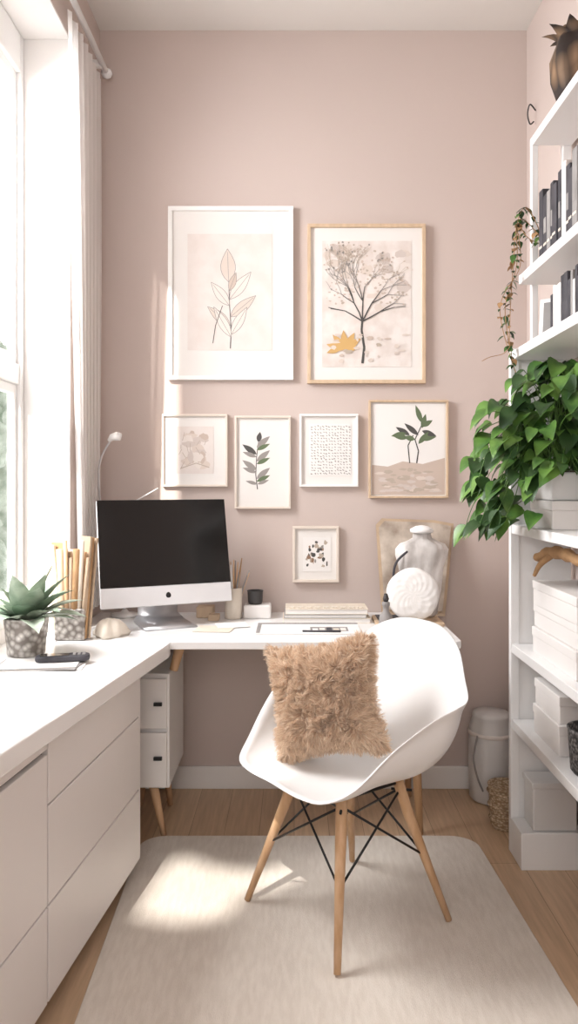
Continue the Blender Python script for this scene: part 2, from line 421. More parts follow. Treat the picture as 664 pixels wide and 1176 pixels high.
def branch(x,y,a,L,w,d):
    if d==0 or L<3: return
    x2=x+L*math.cos(a); y2=y-L*math.sin(a)
    if not(373<x2<469 and 281<y2<420): return
    A.line([(x,y),((x+x2)/2+random.uniform(-1,1),(y+y2)/2),(x2,y2)],w,7 if d<3 else 6 if d<5 else 0,w*0.75)
    for _ in range(2 if random.random()<0.75 else 3): branch(x2,y2,a+random.uniform(-0.7,0.7),L*random.uniform(0.74,0.92),w*0.66,d-1)
    if d<5 and random.random()<0.5: A.blob(x2+random.uniform(-3,3),y2+random.uniform(-3,3),1.2,1.1,random.choice([1,6,7,1]),0.3,6)
A.line([(416,418),(418,400),(415,380),(416,366)],3.0,0,2.2)
for a0 in (2.6,2.0,1.55,1.1,0.5): branch(416,370,a0,23,1.7,6)
for a in (60,95,130,165,35): A.leaf(396,402,a,22,8,3,None)
A.leaf(392,400,200,18,7,3); A.leaf(398,402,10,14,6,3)
for _ in range(26): A.blob(random.uniform(376,466),random.uniform(385,416),random.uniform(1,5),random.uniform(1,2.5),random.choice([1,2,7,2]))
A.build(I,e)
e,A=frame('framed_abstract_print',187,262,476,559,2.5,M['fpale'],(202,246,490,544),'printA')
for _ in range(22): A.blob(random.uniform(212,236),random.uniform(500,534),random.uniform(3,8),random.uniform(3,9),random.choice([2,1,10,5,10]))
A.line([(208,538),(226,532),(241,537)],1.0,7)
for _ in range(10):
    x=random.uniform(208,238); y=random.uniform(496,530); A.line([(x,y),(x+random.uniform(-5,5),y+random.uniform(4,10))],0.6,7)
A.build(I,e)
e,A=frame('framed_sprig_print',270,334,478,584,2.5,M['fpale'])
A.line([(296,562),(294,545),(295,525),(297,508)],1.1,0,0.8)
for y,s in ((550,1),(540,-1),(530,1),(522,-1),(514,1)):
    A.leaf(295,y,40 if s>0 else 145,20,6.5,random.choice([0,6])); A.leaf(295,y+3,25 if s>0 else 160,17,5,random.choice([6,4]))
A.leaf(297,508,80,12,6,0); A.leaf(296,556,20,14,4,6); A.leaf(296,556,165,14,4,6)
A.build(I,e)
e,A=frame('framed_pattern_print',344,411,476,559,2.5,M['fwhite'],(355,403,487,546),'paper')
for i in range(14):
    for j in range(17):
        x=358+i*3.3+random.uniform(-.5,.5); y=490+j*3.35+random.uniform(-.5,.5)
        A.line([(x,y),(x+random.uniform(-1.2,1.2),y+random.uniform(-1.2,1.2)),(x+1.2,y+0.8)],0.8,6)
A.build(I,e)
e,A=frame('framed_landscape_print',423,514,460,572,2.5,M['framewood'],(427,510,464,568),'paper')
A.poly([(427,534),(445,536),(462,530),(485,533),(510,526),(510,568),(427,568)],1)
for _ in range(60): A.blob(random.uniform(436,501),random.uniform(539,564),random.uniform(2,7),random.uniform(0.8,2.2),random.choice([7,2,7,10,10]))
A.line([(478,532),(480,518),(476,505),(484,488)],1.6,0,1); A.line([(470,532),(468,512),(474,500)],1.2,0)
for a,x,y in ((30,484,490),(75,484,492),(140,480,500),(10,482,505),(165,476,505),(110,484,486),(-20,484,495),(50,480,510),(150,470,500),(175,468,503),(190,466,498)):
    A.leaf(x,y,a,random.uniform(12,22),6,random.choice([4,4,0]))
A.build(I,e)
e,A=frame('framed_small_print',336,389,604,668,3,M['fpale'],(348,380,617,656),'paper')
for _ in range(34):
    A.blob(random.uniform(352,376),random.uniform(622,650),random.uniform(0.8,2.6),random.uniform(1,3),random.choice([0,6,9,7,0]),0.4,7)
A.build(I,e)

# ------------------------------------------------------------------ monitor
mon=empty('desktop_monitor',(-0.512,2.97,0.75),(0,0,math.radians(25)))
head=empty('display_head',(0,-0.03,0.285),(math.radians(-13),0,0)); head.parent=mon
W2,H2=0.256,0.205
box('housing',-W2,W2,-0.006,0.012,-H2,H2,M['chin'],head,0.006)
box('screen_glass',-W2+0.001,W2-0.001,-0.0085,-0.0062,-H2+0.075,H2-0.001,M['screen'],head,0.001)
box('chin_panel',-W2+0.001,W2-0.001,-0.008,-0.0062,-H2+0.001,-H2+0.074,M['chin'],head,0.001)
vs=[(0.010*math.cos(t)*(1-0.15*math.sin(t)),-0.0085,-H2+0.038+0.011*math.sin(t)) for t in [2*math.pi*k/20 for k in range(20)]]
mesh('emblem',vs,[tuple(range(20))],M['black'],head)
vs=[];fs=[];n=16
for j in range(7):
    t=j/6; r=math.cos(t*math.pi/2)
    for k in range(n*2):
        a=math.pi*k/n; c,s=math.cos(a),math.sin(a)
        vs.append((W2*0.9*(abs(c)**0.5)*math.copysign(1,c)*max(r,0.02),0.012+0.035*math.sin(t*math.pi/2),H2*0.9*(abs(s)**0.5)*math.copysign(1,s)*max(r,0.02)))
for j in range(6):
    for k in range(2*n): fs.append((j*2*n+k,j*2*n+(k+1)%(2*n),(j+1)*2*n+(k+1)%(2*n),(j+1)*2*n+k))
mesh('rear_shell',vs,fs,M['chin'],head,True)
prof=[(-0.12,0.004),(0.05,0.004),(0.075,0.010),(0.085,0.03),(0.075,0.10),(0.055,0.20),(0.035,0.27)]
vs=[];fs=[]
for y,z in prof:
    vs+=[(-0.10 if z<0.02 else -0.08,y,z),(0.10 if z<0.02 else 0.08,y,z)]
for i in range(len(prof)-1): fs.append((2*i,2*i+1,2*i+3,2*i+2))
o=mesh('stand',vs,fs,M['alu'],mon,True); md=o.modifiers.new('s','SOLIDIFY'); md.thickness=0.006; md.offset=0
# ------------------------------------------------------------------ desk lamp
dl=empty('desk_lamp')
lathe('base',[(0.05,0),(0.055,0.004),(0.055,0.012),(0.02,0.018),(0.008,0.03)],M['white'],(-0.70,3.14,0.75),dl,24)
tube('arm',catmull([(-0.70,3.14,0.77),(-0.77,3.10,1.1),(-0.785,3.05,1.30),(-0.770,3.03,1.40),(-0.73,3.02,1.47)],6),0.004,M['alu'],dl,8)
tube('shade',[(-0.738,3.02,1.468),(-0.725,3.02,1.482),(-0.705,3.02,1.487),(-0.69,3.02,1.484)],[0.006,0.014,0.018,0.015],M['white'],dl,14)
tube('strut',[(-0.70,3.12,1.20),(-0.56,3.13,1.28)],0.003,M['white'],dl,6)
tube('strut_lower',[(-0.70,3.14,0.78),(-0.70,3.12,1.20)],0.003,M['white'],dl,6)

# ------------------------------------------------------------------ desk items
def cup(name,x,y,z,r,h,m,flare=1.0):
    e=empty(name)
    lathe('body',[(r*0.9,0),(r*0.97,0.004),(r*flare,h),(r*flare-0.004,h),(r*0.85,0.01),(0.001,0.01)],m,(x,y,z),e,28)
    return e
e=cup('brush_holder',-0.248,3.10,0.75,0.036,0.125,M['cream'])
for k in range(17):
    a=k*2.4; r=random.uniform(0.008,0.030); L=random.uniform(0.18,0.25)
    bx,by=-0.248+0.4*r*math.cos(a),3.10+0.4*r*math.sin(a); tx,ty=-0.248+2.6*r*math.cos(a),3.10+1.5*r*math.sin(a)
    mm=random.choice([M['wood'],M['wood'],M['driftwood'],M['white'],M['brownpaper'],M['book2']])
    tube('brush_%d'%(k+1),[(bx,by,0.765),((bx+tx)/2,(by+ty)/2,0.75+L*0.6),(tx,ty,0.75+L)],[0.003,0.0045,0.002],mm,e,8)
e=empty('desk_tray_box')
box('tray',-0.205,-0.095,3.08,3.16,0.75,0.805,M['boxw'],e,0.006)
e=empty('ink_pot'); lathe('pot',[(0.026,0),(0.03,0.01),(0.032,0.05),(0.034,0.055),(0.03,0.056),(0.027,0.02),(0.001,0.018)],M['darkcup'],(-0.16,3.12,0.8055),e,24)
e=empty('wooden_block_set')
box('block_1',-0.40,-0.33,3.10,3.17,0.75,0.795,M['framewood'],e,0.004); box('block_2',-0.345,-0.30,3.03,3.08,0.75,0.775,M['brownpaper'],e,0.004)
e=empty('stacked_books')
z=0.75
for k,(a,b,t,m) in enumerate(((-0.045,0.30,0.020,'book1'),(-0.04,0.285,0.015,'book2'),(-0.035,0.29,0.020,'book1'))):
    box('cover_bottom_%d'%k,a,b,2.98,3.13,z,z+0.002,M[m],e,0.0005); box('pages_%d'%k,a+0.003,b-0.003,2.983,3.127,z+0.002,z+t-0.002,M['paper'],e)
    box('cover_top_%d'%k,a,b,2.98,3.13,z+t-0.002,z+t,M[m],e,0.0005); z+=t+0.0005
for k in range(9): box('tab_%d'%k,-0.02+k*0.034,-0.02+k*0.034+0.02,3.0,3.02,z,z+0.005,M['cream'],e,0.001)
e=empty('sketch_pad')
box('pad',-0.14,0.245,2.76,2.95,0.7503,0.757,M['paper'],e,0.002)
box('pad_binding',-0.14,0.245,2.93,2.95,0.757,0.759,M['book2'],e,0.001)
box('pad_edge',-0.14,-0.125,2.76,2.93,0.757,0.7578,M['book2'],e)
box('photo_strip',0.06,0.20,2.79,2.87,0.7571,0.7576,M['book2'],e)
for k in range(5): box('sketch_%d'%k,0.068+k*0.026,0.088+k*0.026,2.80+0.01*(k%2),2.84+0.01*(k%3),0.7577,0.758,M[['paper','paperw','bookd','book1','paperw'][k]],e)
tube('pencil',[(0.03,2.775,0.761),(0.17,2.768,0.761)],0.0035,M['bookd'],e,8)
e=empty('paper_sheets')
for k,(x0,x1,y0,y1,r) in enumerate(((-0.45,-0.28,2.67,2.77,8),(-0.37,-0.23,2.80,2.92,-6),(-0.30,-0.18,2.88,2.98,14),(0.28,0.52,2.70,2.84,-4))):
    o=box('sheet_%d'%k,-(x1-x0)/2,(x1-x0)/2,-(y1-y0)/2,(y1-y0)/2,0,0.0012,M[['paperw','book1','paper','paperw'][k]],e); o.location=((x0+x1)/2,(y0+y1)/2,0.7502+0.0014*(k%3)); o.rotation_euler=(0,0,math.radians(r))
# leaning board
e=empty('canvas_board')
for nm,m,y,w0,w1,h0,h1 in (('panel','brownpaper',0,0.135,0.165,0,0.400),('collage_paper','collage',-0.007,0.122,0.152,0.02,0.388)):
    vs=[(-w0,y,h0),(w0*0.95,y,h0),(w1,y,h1*0.97),(w1*0.5,y,h1),(-w1*0.85,y,h1),(-w1,y,h1*0.93)]
    vv=[(a,b-0.006,c) for a,b,c in vs]+[(a,b+0.000,c) for a,b,c in vs]; q=len(vs)
    fs=[tuple(range(q)),tuple(range(2*q-1,q-1,-1))]+[(i,q+i,q+(i+1)%q,(i+1)%q) for i in range(q)]
    o=mesh(nm,vv,fs,M[m],e); o.location=(0.497,3.155,0.752); o.rotation_euler=(math.radians(-10),math.radians(2),0)
e=empty('serving_tray'); prism('tray',rounded(0.315,0.58,2.90,3.12,0.03),0.75,0.762,M['framewood'],e,0.003)
box('tray_inlay',0.33,0.44,2.925,3.10,0.762,0.765,M['bookd'],e,0.001)
e=empty('mannequin_bust')
fold=lambda t,z:1+0.06*math.sin(5*t+z*26)+0.035*math.sin(11*t-z*19)
lathe('torso',[(0.050,0),(0.060,0.01),(0.066,0.05),(0.072,0.10),(0.080,0.15),(0.090,0.20),(0.100,0.245),(0.102,0.27),(0.086,0.292),(0.055,0.305),(0.038,0.315),(0.036,0.335)],M['marble'],(0.512,3.055,0.7655),e,64,fold,0.42)
lathe('neck_cap',[(0.036,0.335),(0.046,0.338),(0.047,0.350),(0.036,0.356),(0.025,0.362),(0.006,0.366)],M['white'],(0.512,3.055,0.7655),e,24)
tube('strap',catmull([(0.45,3.02,1.03),(0.405,3.03,0.98),(0.398,3.035,0.90),(0.43,3.03,0.82)],6),0.005,M['bookd'],e,8)
e=empty('fabric_rosette'); R=0.102
vs=[];fs=[];NR_,NT=26,90
for side in (-1,1):
    b=len(vs)
    for i in range(NR_+1):
        r=i/NR_
        for k in range(NT):
            t=2*math.pi*k/NT
            rr=R*r*(1+0.012*math.sin(5*t)*r)
            th=0.024*math.sqrt(max(0,1-r**3))+ (0.0014*math.sin(6*t+r*15)+0.0012*math.sin(13*t-r*21))*r*(1-r**6)
            vs.append((rr*math.cos(t),side*th,rr*math.sin(t)))
    for i in range(NR_):
        for k in range(NT):
            f=(b+i*NT+k,b+i*NT+(k+1)%NT,b+(i+1)*NT+(k+1)%NT,b+(i+1)*NT+k); fs.append(f if side==-1 else f[::-1])
o=mesh('pleated_disc',vs,fs,M['paper'],e,True); o.location=(0.462,2.96,0.868); o.rotation_euler=(math.radians(-8),0,math.radians(-6))
e=empty('ink_bottle'); lathe('bottle',[(0.026,0),(0.028,0.01),(0.024,0.05),(0.012,0.065),(0.012,0.085),(0.015,0.087),(0.015,0.10),(0.002,0.102)],M['book2'],(0.345,2.86,0.753),e,20)
lathe('stopper',[(0.008,0),(0.012,0.01),(0.006,0.03)],M['darkcup'],(0.345,2.86,0.855),e,14)

# ------------------------------------------------------------------ counter items
e=empty('potted_succulent')
px,py=-0.862,2.445
lathe('pot',[(0.052,0),(0.058,0.004),(0.070,0.115),(0.072,0.122),(0.066,0.122),(0.062,0.10),(0.001,0.098)],M['mosaic'],(px,py,0.75),e,36)
lathe('soil',[(0.062,0),(0.04,0.006),(0.001,0.008)],M['soil'],(px,py,0.848),e,20)
lv=Leaves()
pf=lambda t:(0.35+0.75*math.sin(math.pi*t**0.9))*(1-t**5) if t<1 else 0
for k in range(36):
    a=k*2.399+0.4; el=0.30+1.1*(k/36.0); L=0.20+random.uniform(-0.025,0.025)
    ca,sa=math.cos(a),math.sin(a)
    d=Vector((ca*math.cos(el),sa*math.cos(el),math.sin(el)))
    if ca<-0.2: L*=0.62
    if sa>0.3 and ca>-0.2: L*=0.72
    lv.add((px+0.02*ca,py+0.02*sa,0.855),d,(0,0,1),L,0.066,0.40,0.30,pf,9,0 if k%3 else 1)
lv.build('leaves',[M['sage'],M['sage2']],e)

e=empty('folder_stand')
jx,jy=-0.785,2.685
o=box('holder',-0.052,0.052,-0.035,0.035,0,0.11,M['mosaic'],e,0.004); o.location=(jx,jy,0.7515)
for k in range(9):
    L=random.uniform(0.30,0.365); wd_=random.uniform(0.026,0.038)
    o=box('folder_%d'%(k+1),-0.004,0.004,-wd_,wd_,0,L,M[['brownpaper','driftwood','cream','brownpaper','book1','wood','brownpaper','driftwood','brownpaper'][k]],e,0.001)
    o.location=(jx-0.044+k*0.011,jy,0.755); o.rotation_euler=(math.radians(random.uniform(-3,3)),math.radians(-5+k*1.6),math.radians(random.uniform(35,70)))
for k in range(7):
    tube('roll_%d'%(k+1),[(jx-0.035+k*0.012,jy-0.02,0.76),(jx-0.055+k*0.020,jy-0.03,1.04+0.03*(k%3))],[0.006,0.012,0.008][k%3],M[['cream','brownpaper','wood','brownpaper','driftwood','book1','brownpaper'][k]],e,10)
e=empty('crumpled_cloth')
lathe('cloth',[(0.055,0),(0.06,0.012),(0.045,0.04),(0.03,0.058),(0.004,0.062)],M['cream'],(-0.665,2.74,0.7505),e,32,lambda t,z:1+0.18*math.sin(3*t+z*40)+0.1*math.sin(7*t))
e=empty('notepad')
for k,(r,m) in enumerate(((5,'paper'),(-2,'book2'),(7,'paper'))):
    o=box('pad_%d'%k,-0.15+0.02*k,0.135-0.01*k,-0.06,0.06,0,0.003,M[m],e,0.001); o.location=(-0.765,2.285,0.7505+0.0032*k); o.rotation_euler=(0,0,math.radians(r))
e=empty('telephone_handset')
T0=(-0.705,2.315,0.7605); TR=(0,0,math.radians(12))
o=prism('body',rounded(-0.08,0.08,-0.028,0.028,0.022),0,0.018,M['bookd'],e,0.006); o.location=T0; o.rotation_euler=TR
o=prism('screen',rounded(-0.066,0.02,-0.018,0.018,0.006),0.018,0.0192,M['screen'],e); o.location=T0; o.rotation_euler=TR
for i in range(3):
    for j in range(3):
        o=box('key_%d_%d'%(i,j),0.03+i*0.014,0.039+i*0.014,-0.016+j*0.012,-0.008+j*0.012,0.018,0.0205,M['book2'],e,0.001); o.location=T0; o.rotation_euler=TR
e=empty('saucer'); lathe('dish',[(0.03,0),(0.045,0.012),(0.047,0.014),(0.04,0.010),(0.001,0.006)],M['white'],(-0.945,2.18,0.7505),e,28)

# ------------------------------------------------------------------ chair
ch=empty('dining_chair',(0.155,2.29,0),(0,0,math.radians(-54.2)))
half=[(0,-.262,.468),(.12,-.26,.465),(.20,-.235,.47),(.248,-.172,.508),(.286,-.08,.60),(.322,.02,.668),(.338,.10,.695),(.31,.17,.70),(.25,.225,.735),(.19,.265,.81),(.10,.295,.855),(0,.303,.865)]
rim=half+[(-x,y,z) for x,y,z in half[-2:0:-1]]
R_=catmull(rim,6,True); n=len(R_); NR=16
c0=Vector((0,-.01,.435)); vs=[c0.copy()]; fs=[]
for j in range(1,NR+1):
    th=math.pi/2*j/NR*0.97; sx=math.sin(th)**0.85/math.sin(math.pi/2*.97)**.85; sz=((1-math.cos(th))/(1-math.cos(math.pi/2*.97)))**1.25
    for p in R_:
        q=Vector((c0.x+(p.x-c0.x)*sx, c0.y+(p.y-c0.y)*sx, c0.z+(p.z-c0.z)*sz))
        if j==NR:
            d=Vector((p.x,p.y,0)).normalized(); q+=d*0.016+Vector((0,0,-0.005))
        vs.append(q)
for k in range(n): fs.append((0,1+k,1+(k+1)%n))
for j in range(NR-1):
    for k in range(n): a=1+j*n; fs.append((a+k,a+n+k,a+n+(k+1)%n,a+(k+1)%n))
o=mesh('shell',vs,fs,M['shell'],ch,True)
md=o.modifiers.new('s','SOLIDIFY'); md.thickness=0.006; md.offset=0
md=o.modifiers.new('ss','SUBSURF'); md.levels=1; md.render_levels=1
legs=[(-.22,-.211),(.22,-.211),(.22,.211),(-.22,.211)]
for k,(x,y) in enumerate(legs):
    tube('leg_%d'%(k+1),[(x*0.50,y*0.50,0.430),(x*.60,y*.60,.33),(x,y,0.0155)],[0.0165,0.0165,0.0095],M['wood'],ch,16)
def lp(k,z):
    x,y=legs[k]; f=1-(z/0.43)*0.5; return Vector((x*f,y*f,z))
for k in range(4):
    k2=(k+1)%4
    tube('wire_a_%d'%(k+1),[lp(k,0.395),lp(k2,0.20)],0.0035,M['black'],ch,8)
    tube('wire_b_%d'%(k+1),[lp(k2,0.395),lp(k,0.20)],0.0035,M['black'],ch,8)
    tube('mount_%d'%(k+1),[lp(k,0.413),lp(k2,0.413)],0.006,M['black'],ch,8)
    v_=Vector((legs[k][0]*.1,legs[k][1]*.1,0)); tube('bolt_%d'%(k+1),[lp(k,0.39)-v_,lp(k,0.39)+v_],0.004,M['black'],ch,8)

# fur cushion
cu=empty('fluffy_cushion')
cu.matrix_world=Matrix.Translation((0.098,2.34,0.640))@Matrix.Rotation(math.radians(-22),4,'Z')@Matrix.Rotation(math.radians(-14),4,'X')@Matrix.Rotation(math.radians(-12),4,'Y')
Hs=0.150;T=0.092
def cp(u,v,s):
    k=1+0.09*(abs(u*v))**1.5-0.06*(1-abs(u*v))
    x=Hs*u*k; z=Hs*v*k
    x*=1-0.05*(1-v*v)*abs(u); z*=1-0.05*(1-u*u)*abs(v)
    t=T*math.sqrt(max(0,1-u**4))*math.sqrt(max(0,1-v**4))
    return Vector((x,-s*t,z))
vs=[];fs=[];N=20
for s in (1,-1):
    b=len(vs)
    for i in range(N+1):
        for j in range(N+1): vs.append(cp(-1+2*i/N,-1+2*j/N,s))
    for i in range(N):
        for j in range(N):
            a=b+i*(N+1)+j; f=(a,a+N+1,a+N+2,a+1); fs.append(f if s==1 else f[::-1])
mesh('core',vs,fs,M['fur'],cu,True)
vs=[];fs=[]
for _ in range(38000):
    s=1 if random.random()<0.78 else -1
    u=random.uniform(-1,1); v=random.uniform(-1,1)
    if random.random()<0.18:
        if random.random()<0.5: u=math.copysign(1,u)
        else: v=math.copysign(1,v)
    u*=0.999; v*=0.999
    p=cp(u,v,s); e_=0.01
    du=cp(min(1,u+e_),v,s)-cp(max(-1,u-e_),v,s); dv=cp(u,min(1,v+e_),s)-cp(u,max(-1,v-e_),s)
    nn=du.cross(dv)*s
    out=Vector((u*abs(u)**3,0,v*abs(v)**3))
    nn=(nn.normalized() if nn.length>1e-9 else Vector((0,-s,0)))+out*1.0
    nn.normalize()
    q=p*42
    fl=Vector((noise.noise(q),noise.noise(q+Vector((9,3,1))),noise.noise(q+Vector((2,7,5)))))*1.6
    d=(nn+fl*0.7+Vector((random.gauss(0,.12),random.gauss(0,.12),random.gauss(0,.12)-0.1))).normalized()
    L=random.uniform(0.022,0.038); w=random.uniform(0.0007,0.0013)
    sd=d.cross(Vector((random.gauss(0,1),random.gauss(0,1),random.gauss(0,1))))
    if sd.length<1e-4: continue
    sd.normalize(); k=len(vs); pp=p-nn*0.002; curl=fl*0.8+Vector((random.gauss(0,.12),random.gauss(0,.12),random.gauss(0,.12)))
    for i in range(4):
        ww=w*(1-(i/3.6)**2)
        vs+=[pp-sd*ww,pp+sd*ww]
        pp=pp+d*(L/3); d=(d+curl*0.5).normalized()
    for i in range(3): fs.append((k+2*i,k+2*i+1,k+2*i+3,k+2*i+2))
mesh('fur',vs,fs,M['fur'],cu,True)

# ------------------------------------------------------------------ shelving unit
sh=empty('shelving_unit')
SX=0.766; SXU=0.837; xb=XR-0.017; ya=1.75
def shelf(n,x,z,t=0.03): box(n,x,xb,ya,2.675,z-t,z,M['white'],sh,0.002)
for k,(x,z) in enumerate(((SX,0.47),(SX,0.735),(SX,1.155),(SX,1.765),(0.79,2.03),(SXU,2.52))):
    shelf('shelf_%d'%(k+1),x,z,0.032)
for nm,y0,y1 in (('far',2.675,2.70),('near',ya-0.025,ya)):
    box('post_front_'+nm,SX-0.004,SX+0.026,y0,y1,0,1.775,M['white'],sh,0.002)
    box('end_panel_'+nm,SX+0.026,xb,y0+0.004,y1-0.004,0,1.765,M['white'],sh)
    box('post_upper_'+nm,SXU,SXU+0.022,y0,y1,1.766,2.52,M['white'],sh,0.002)
    box('post_wall_'+nm,xb-0.03,xb,y0,y1,1.766,2.52,M['white'],sh,0.002)
box('plinth_far',SX-0.004,xb,2.55,2.674,0.0,0.125,M['white'],sh,0.003)
box('plinth_near',SX-0.004,xb,ya+0.001,ya+0.12,0.0,0.125,M['white'],sh,0.003)

def carton(name,x0,y0,y1,z0,z1,x1=0.955):
    e=empty(name); l=min(0.03,(z1-z0)*0.35)
    box('box_base',x0+0.003,x1-0.003,y0+0.003,y1-0.003,z0+0.0005,z1-l,M['boxw'],e,0.002)
    box('box_lid',x0,x1,y0,y1,z1-l,z1,M['boxw'],e,0.003)
    return e
z=0.735
for k,(h,dx,dy) in enumerate(((0.085,0.0,0),(0.075,0.008,0.01),(0.08,0.0,-0.005))):
    carton('storage_box',0.80+dx,2.16+dy,2.56+dy,z,z+h); z+=h+0.0005
carton('storage_box',0.80,2.30,2.55,0.47,0.565); carton('storage_box',0.805,2.31,2.55,0.5655,0.65)
e=empty('plastic_storage_bin')
box('bin_body',0.805,0.955,2.563,2.662,0.1255,0.27,M['bin'],e,0.006); box('bin_lid',0.80,0.96,2.558,2.667,0.27,0.29,M['bin'],e,0.004)
ZT=z
e=empty('driftwood_branch')
tube('branch',catmull([(0.80,2.52,ZT+0.075),(0.83,2.46,ZT+0.10),(0.85,2.36,ZT+0.10),(0.86,2.25,ZT+0.085),(0.87,2.17,ZT+0.09)],6),[0.006+0.014*math.sin(math.pi*min(1,0.1+i/24))+0.003*math.sin(i*1.7) for i in range(25)],M['driftwood'],e,12)
tube('twig',catmull([(0.835,2.45,ZT+0.095),(0.80,2.47,ZT+0.06),(0.79,2.50,ZT+0.02)],5),[0.012-0.0006*i for i in range(11)],M['driftwood'],e,10)
tube('foot',[(0.86,2.25,ZT+0.085),(0.87,2.26,ZT+0.001)],[0.012,0.009],M['driftwood'],e,10)
e=empty('woven_basket')
lathe('basket',[(0.06,0),(0.068,0.01),(0.075,0.12),(0.078,0.13),(0.07,0.13),(0.06,0.02),(0.001,0.015)],M['darkweave'],(0.86,2.17,0.4705),e,32)
carton('storage_box',0.80,2.36,2.58,1.155,1.245)
e=empty('potted_pothos')
box('planter',0.81,0.945,2.40,2.56,1.246,1.335,M['white'],e,0.005)
box('soil',0.82,0.935,2.41,2.55,1.335,1.338,M['soil'],e)
lv=Leaves()
heart=lambda t: (1.15*math.sin(math.pi*min(1,(t*0.98+0.02))**0.62))*(1-0.15*t) if t<1 else 0
cx,cyy,cz=0.865,2.47,1.34
for k in range(300):
    a=random.uniform(0,2*math.pi); r=random.uniform(0.02,0.26)
    hx=math.cos(a)*r; hy=math.sin(a)*r*0.95
    if cx+hx>0.965: hx=-abs(hx)
    top=0.37*(1-(r/0.36)**2)
    z=cz+random.uniform(-0.17 if r>0.14 else 0.02, top)
    x=cx+hx; y=cyy+hy
    if cx+hx>0.765 and y>2.645: y=2.60
    if x>0.74 and z<1.30: z=1.30+random.uniform(0,0.1)
    z=min(z,1.69)
    base=Vector((x,y,z)); od=Vector((hx,hy,0)); od=od.normalized() if od.length>1e-4 else Vector((-1,0,0))
    d=Vector((od.x-0.3+random.gauss(0,.4),od.y-0.2+random.gauss(0,.4),random.uniform(-0.8,0.3)))
    L=random.uniform(0.05,0.105)
    if d.x>0 and x+d.normalized().x*L>0.965: d.x=-d.x
    if d.y>0 and x>0.72 and y>2.56: d.y=-d.y
    lv.add(base,d,(random.gauss(0,.45),random.gauss(0,.45)-0.3,1),L,L*0.62,0.8,0.28,heart,7,0 if random.random()<0.6 else 1)
    if k%3==0:
        o_=Vector((cx+random.uniform(-0.05,0.05),cyy+random.uniform(-0.05,0.05),cz))
        md_=(o_+base)/2+Vector((0,0,0.06)); md_.z=min(md_.z,1.72)
        lv.stem(catmull([o_,md_,base],4),0.0016,0)
for k in range(16):
    a=math.pi+random.uniform(-0.9,0.7); r=random.uniform(0.22,0.31); zz=cz+random.uniform(-0.19,0.06)
    b=Vector((cx+math.cos(a)*r,cyy+math.sin(a)*r*0.6,zz))
    lv.stem(catmull([(cx-0.05,cyy,cz),(cx-0.12,cyy,cz+0.16),tuple((b+Vector((0.04,0,0.10)))),tuple(b)],5),0.0016,0)
    for q in range(2): lv.add(b,(random.gauss(-.6,.4),random.gauss(-.2,.4),random.uniform(-1,-0.2)),(0,-0.4,1),random.uniform(0.06,0.1),0.05,0.6,0.25,heart,7,q)
lv.build('foliage',[M['green'],M['dgreen']],e)
e=empty('trailing_vine')
lv=Leaves()
for s in range(3):
    pts=catmull([(0.87,2.60-s*0.015,2.09),(0.80,2.60,2.24-s*0.05),(0.765,2.61,2.19),(0.755+0.012*s,2.62,2.05),(0.745-0.018*s,2.62,1.9),(0.735+0.014*s,2.60,1.76-0.05*s)],8)
    lv.stem(pts,0.0016,1)
    for p in pts[4:]:
        for q in range(1 if random.random()<0.6 else 2):
            d=Vector((random.gauss(-.2,1),random.gauss(-.3,1),random.uniform(-1,0.1))); L=random.uniform(0.015,0.036)
            if abs(p.z-2.03)<0.06 and p.x>0.77: continue
            lv.add(p,d,(0,-0.3,1),L,L*0.6,0.5,0.2,heart,5,random.choice([0,0,1,2]))
pts=catmull([(0.74,2.60,1.77),(0.71,2.58,1.74),(0.66,2.56,1.725),(0.63,2.55,1.71)],5); lv.stem(pts,0.0015,1)
lv.build('vine',[M['dgreen'],M['driftwood'],M['green']],e)
lathe('vine_pot',[(0.03,0),(0.04,0.05),(0.037,0.05),(0.03,0.02),(0.001,0.02)],M['white'],(0.89,2.62,2.0305),e,24)
e=empty('row_of_books')
y=2.55; k=0
while y>1.85:
    t=random.uniform(0.026,0.042); h=random.uniform(0.20,0.25)
    m=['bookd','bookd','book2','bookd','bookd','bookd','paperw'][k%7]
    bx=0.812+random.uniform(0,0.01)
    box('spine_%d'%k,bx,bx+0.14,y-t,y-0.001,2.0305,2.0305+h,M[m],e,0.003)
    box('band_%d'%k,bx-0.0008,bx,y-t+0.006,y-0.007,2.08,2.088,M['cream'],e)
    if k%2: box('label_%d'%k,bx-0.0008,bx,y-t+0.008,y-0.009,2.12,2.17,M['book2'],e)
    y-=t; k+=1
e=empty('tabletop_photo_frame')
o=box('frame',-0.055,0.055,-0.006,0.006,0,0.15,M['white'],e,0.002); o.location=(0.86,2.50,1.7655); o.rotation_euler=(math.radians(-8),0,math.radians(-35))
o=box('picture',-0.042,0.042,-0.0075,-0.0062,0.014,0.136,M['book2'],e); o.location=(0.86,2.50,1.7655); o.rotation_euler=(math.radians(-8),0,math.radians(-35))
e=empty('white_book_row')
y=2.42
for k in range(11):
    t=random.uniform(0.015,0.03); h=random.uniform(0.13,0.175)
    box('book_%d'%k,0.815,0.94,y-t,y-0.001,1.7655,1.7655+h,M[random.choice(['paper','bookd','paperw','book2'])],e,0.002); y-=t
e=empty('patterned_vase')
lathe('vase',[(0.04,0),(0.05,0.01),(0.07,0.09),(0.076,0.16),(0.06,0.21),(0.04,0.235),(0.045,0.25),(0.038,0.25),(0.03,0.22),(0.001,0.2)],M['brownvase'],(0.91,2.46,2.5205),e,24,lambda t,z:1+0.12*math.sin(5*t+z*12))
lv=Leaves()
for k in range(9):
    a=k*0.7; lv.add((0.91+0.02*math.cos(a),2.46+0.02*math.sin(a),2.70),(0.5*math.cos(a),0.5*math.sin(a),1),(0.1,0,1),0.11,0.06,0.7,0.3,None,6,0)
